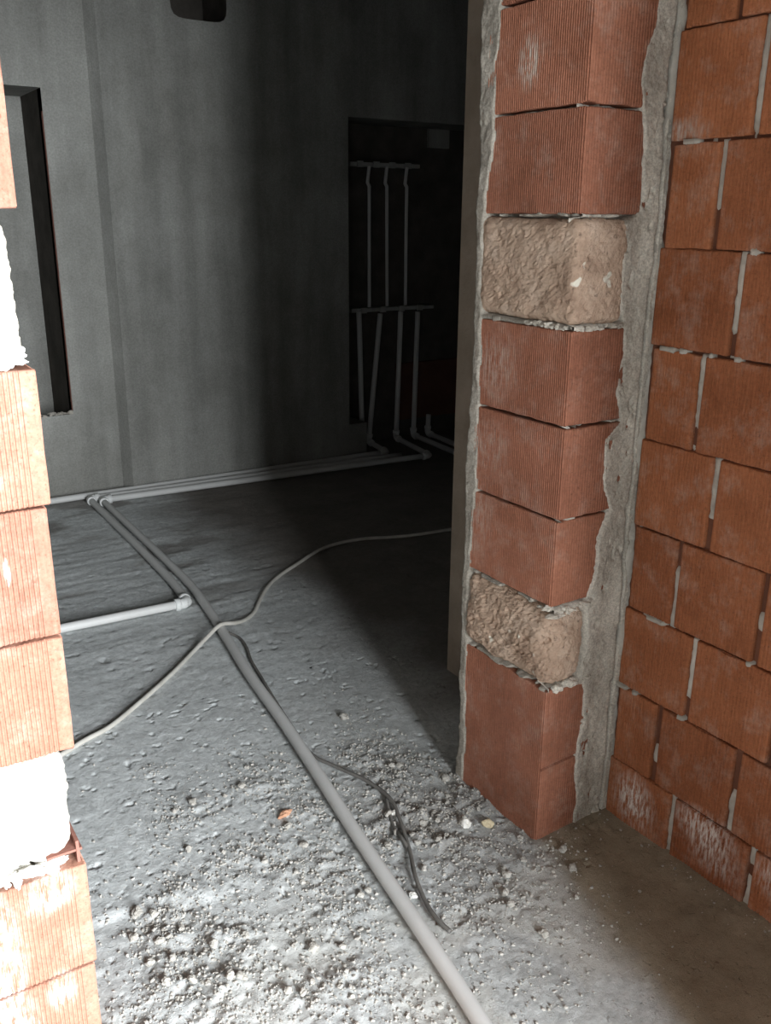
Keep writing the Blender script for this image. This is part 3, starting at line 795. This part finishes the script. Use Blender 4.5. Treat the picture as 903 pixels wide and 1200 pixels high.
wir = [(1.120, 2.770), (1.138, 2.716), (1.126, 2.629), (1.100, 2.534), (1.078, 2.41), (1.052, 2.253), (1.024, 2.058), (1.010, 1.935), (1.040, 1.842), (1.068, 1.737), (1.076, 1.64), (1.054, 1.562), (1.012, 1.455), (0.972, 1.375), (0.946, 1.296), (0.937, 1.24), (0.940, 1.199)]
pts = [(x, y, float(floor_h(np.array([x]), np.array([y]))[0]) + 0.0075 + (0.006 if y < 1.8 else 0)) for x, y in wir]
t = empty('wire', pts[0]); mb = MB(); tube(mb, [p - np.array(pts[0]) for p in catmull(pts, 12)], 0.0050, 10); mb.build('sheath', [M['wire']], t, True)
w2 = [(1.072, 1.65), (1.050, 1.60), (1.028, 1.545), (1.018, 1.50), (1.014, 1.46)]
pts2 = [(x, y, float(floor_h(np.array([x]), np.array([y]))[0]) + 0.008) for x, y in w2]
mb = MB(); tube(mb, [p - np.array(pts[0]) for p in catmull(pts2, 10)], 0.0042, 10); mb.build('loose_strand', [M['wire']], t, True)
tag(t, 'dark thin wire lying in the gravel right of the long pipe', 'wire')

# ------------------------------------------------------------------ rubble
def fz(x, y): return float(floor_h(np.array([x]), np.array([y]))[0])
def chunk(name, x, y, r, seed, mat, label, group=None, cat='stone', rough=0.4):
    v, f = rock_geo(r, seed, rough, ICO2); r_ = np.array(r) * np.ones(3)
    o = link(name, v, f, M[mat], None, False); o.location = (x, y, fz(x, y) + float(-v[:, 2].min()) * 0.72)
    o.rotation_euler = (0, 0, seed * 1.3); tag(o, label, cat, group); return o
chunk('rubble_stone', 1.188, 1.470, (.017, .014, .014), 1, 'rock_white', 'largest white chunk on the gravel in front of the pier')
chunk('rubble_stone', 1.235, 1.441, (.014, .011, .010), 2, 'rock_tan', 'small yellowish tan chunk on the gravel right of the white one')
chunk('rubble_stone', 1.062, 1.593, (.009, .009, .008), 3, 'rock_white', 'small white pebble at the bend of the dark wire')
chunk('rubble_stone', 0.940, 1.335, (.009, .007, .006), 4, 'rock_white', 'white pebble left of the dark wire near its lower end')
chunk('brick_chip', 0.827, 1.740, (.018, .010, .007), 5, 'chip', 'orange brick chip on the smooth floor left of the long pipe', cat='brick chip')
chunk('rubble_stone', 0.650, 1.905, (.012, .010, .007), 6, 'rock', 'grey crumb beside the dark chipped spot left of the pipe')
chunk('rubble_stone', 1.185, 2.060, (.014, .012, .010), 7, 'rock', 'grey lump on the floor behind the gravel at the pier')
chunk('rubble_stone', 0.409, 1.605, (.012, .010, .009), 8, 'rock', 'grey crumb on the broken screed edge near the left jamb')
chunk('rubble_stone', 1.262, 1.655, (.012, .010, .008), 10, 'rock', 'grey lump against the foot of the pier side')
mk = random.Random(12); k = 0; tries = 0
while k < 80 and tries < 6000:
    tries += 1
    x = mk.uniform(0.28, 1.40); y = mk.uniform(0.80, 2.1)
    g = float(grav(np.array([x]), np.array([y]))[0])
    if mk.random() > g * 1.1 or (x > 1.28 and y > 1.30): continue
    pipe_x = float(np.interp(y, [p[1] for p in A], [p[0] for p in A]))
    if abs(x - pipe_x) < 0.032: continue
    r = mk.uniform(.0055, .0105)
    chunk('cement_crumb', x, y, (r, r * mk.uniform(.7, 1), r * mk.uniform(.6, .9)), 50 + k, 'rock', 'small grey cement crumb among the gravel on the floor', 'cement crumbs scattered over the floor', 'crumb')
    k += 1

def grit():
    n = 12000; V = []; F = []; base = 0
    X = rng.uniform(0.12, 1.50, n * 4); Y = rng.uniform(0.65, 2.22, n * 4)
    g = grav(X, Y) ** 0.9 + 0.012
    g = np.maximum(g, 0.10 * sstep(1.45, 1.50, X) )
    keep = rng.uniform(0, 1, n * 4) < g
    X = X[keep][:n]; Y = Y[keep][:n]
    px = np.interp(Y, [p[1] for p in A], [p[0] for p in A])
    keep = (np.abs(X - px) > 0.022) & ~((X > XP - 0.004) & (Y > YP - 0.004)) & ~((X < XJ) & (Y > YP - .01))
    W = np.array([(p[0], p[1]) for q in (wir, w2, cab) for p in catmull([(a, b, 0) for a, b in q], 12)])
    keep &= np.array([((W[:, 0] - a) ** 2 + (W[:, 1] - b) ** 2).min() > 0.0125 ** 2 for a, b in zip(X, Y)])
    X = X[keep]; Y = Y[keep]
    H = floor_h(X, Y); v0, f0 = ICO0; f0 = np.array(f0)
    m = len(X); R = 0.0014 + 0.0034 * rng.uniform(0, 1, m) ** 2.6
    jit = 1 + 0.35 * rng.uniform(-1, 1, (m, 12)); sc = np.stack([np.ones(m), rng.uniform(.6, 1, m), rng.uniform(.5, .9, m)], 1)
    th = rng.uniform(0, 6.28, m)
    P = v0[None] * jit[..., None] * (R[:, None] * sc)[:, None, :]
    c, s = np.cos(th)[:, None], np.sin(th)[:, None]
    P = np.stack([P[..., 0] * c - P[..., 1] * s, P[..., 0] * s + P[..., 1] * c, P[..., 2]], 2)
    P += np.stack([X, Y, H + R * 0.35], 1)[:, None, :]
    F = (f0[None] + (np.arange(m) * 12)[:, None, None]).reshape(-1, 3)
    o = link('gravel', P.reshape(-1, 3), F, M['rock'], None, False)
    tag(o, 'loose grey cement grit and gravel strewn over the floor of the doorway', 'gravel', None, 'stuff')
grit()

# ------------------------------------------------------------------ light
w = bpy.data.worlds.new('World'); scene.world = w; w.use_nodes = True
bg = w.node_tree.nodes['Background']; bg.inputs[0].default_value = (0.75, 0.85, 1.0, 1); bg.inputs[1].default_value = 0.6
def area(name, loc, target, sx, sy, power, color):
    l = bpy.data.lights.new(name, 'AREA'); l.shape = 'RECTANGLE'; l.size = sx; l.size_y = sy; l.energy = power; l.color = color
    o = bpy.data.objects.new(name, l); COL.objects.link(o); o.location = loc
    d = Vector(target) - Vector(loc); o.rotation_euler = d.to_track_quat('-Z', 'Y').to_euler(); return o
area('daylight_back_opening', ((WIN['x0'] + WIN['x1']) / 2, -2.99, (WIN['z0'] + WIN['z1']) / 2), ((WIN['x0'] + WIN['x1']) / 2, 0, (WIN['z0'] + WIN['z1']) / 2), WIN['x1'] - WIN['x0'], WIN['z1'] - WIN['z0'], 900, (0.93, 0.975, 1.0))
area('added_fill_left', (-1.39, (LW['y0'] + LW['y1']) / 2, (LW['z0'] + LW['z1']) / 2), (0, (LW['y0'] + LW['y1']) / 2, (LW['z0'] + LW['z1']) / 2), LW['y1'] - LW['y0'], LW['z1'] - LW['z0'], 8, (0.93, 0.97, 1.0))  # added fill lamp, lifts the right wall and pier

# ------------------------------------------------------------------ camera
f, pi_, ya, ro = 1058.8, math.radians(18.154), math.radians(32.773), math.radians(0.445)
Fv = Vector((math.sin(ya) * math.cos(pi_), math.cos(ya) * math.cos(pi_), -math.sin(pi_)))
Rv = Vector((math.cos(ya), -math.sin(ya), 0)); Uv = Rv.cross(Fv)
R2_ = Rv * math.cos(ro) + Uv * math.sin(ro); U2_ = Uv * math.cos(ro) - Rv * math.sin(ro)
cam = bpy.data.cameras.new('camera'); co = bpy.data.objects.new('camera', cam); COL.objects.link(co)
mat = Matrix((( R2_.x, U2_.x, -Fv.x, 0), (R2_.y, U2_.y, -Fv.y, 0), (R2_.z, U2_.z, -Fv.z, EYE), (0, 0, 0, 1)))
co.matrix_world = mat
cam.sensor_fit = 'VERTICAL'; cam.sensor_height = 24; cam.lens = 24 * f / 1200; cam.clip_start = 0.02
scene.camera = co

vs = scene.view_settings
vs.view_transform = 'Standard'; vs.look = 'None'; vs.gamma = 1; vs.use_curve_mapping = False; vs.exposure = 0.0
scene.cycles.use_denoising = True
scene.cycles.max_bounces = 8; scene.cycles.diffuse_bounces = 6
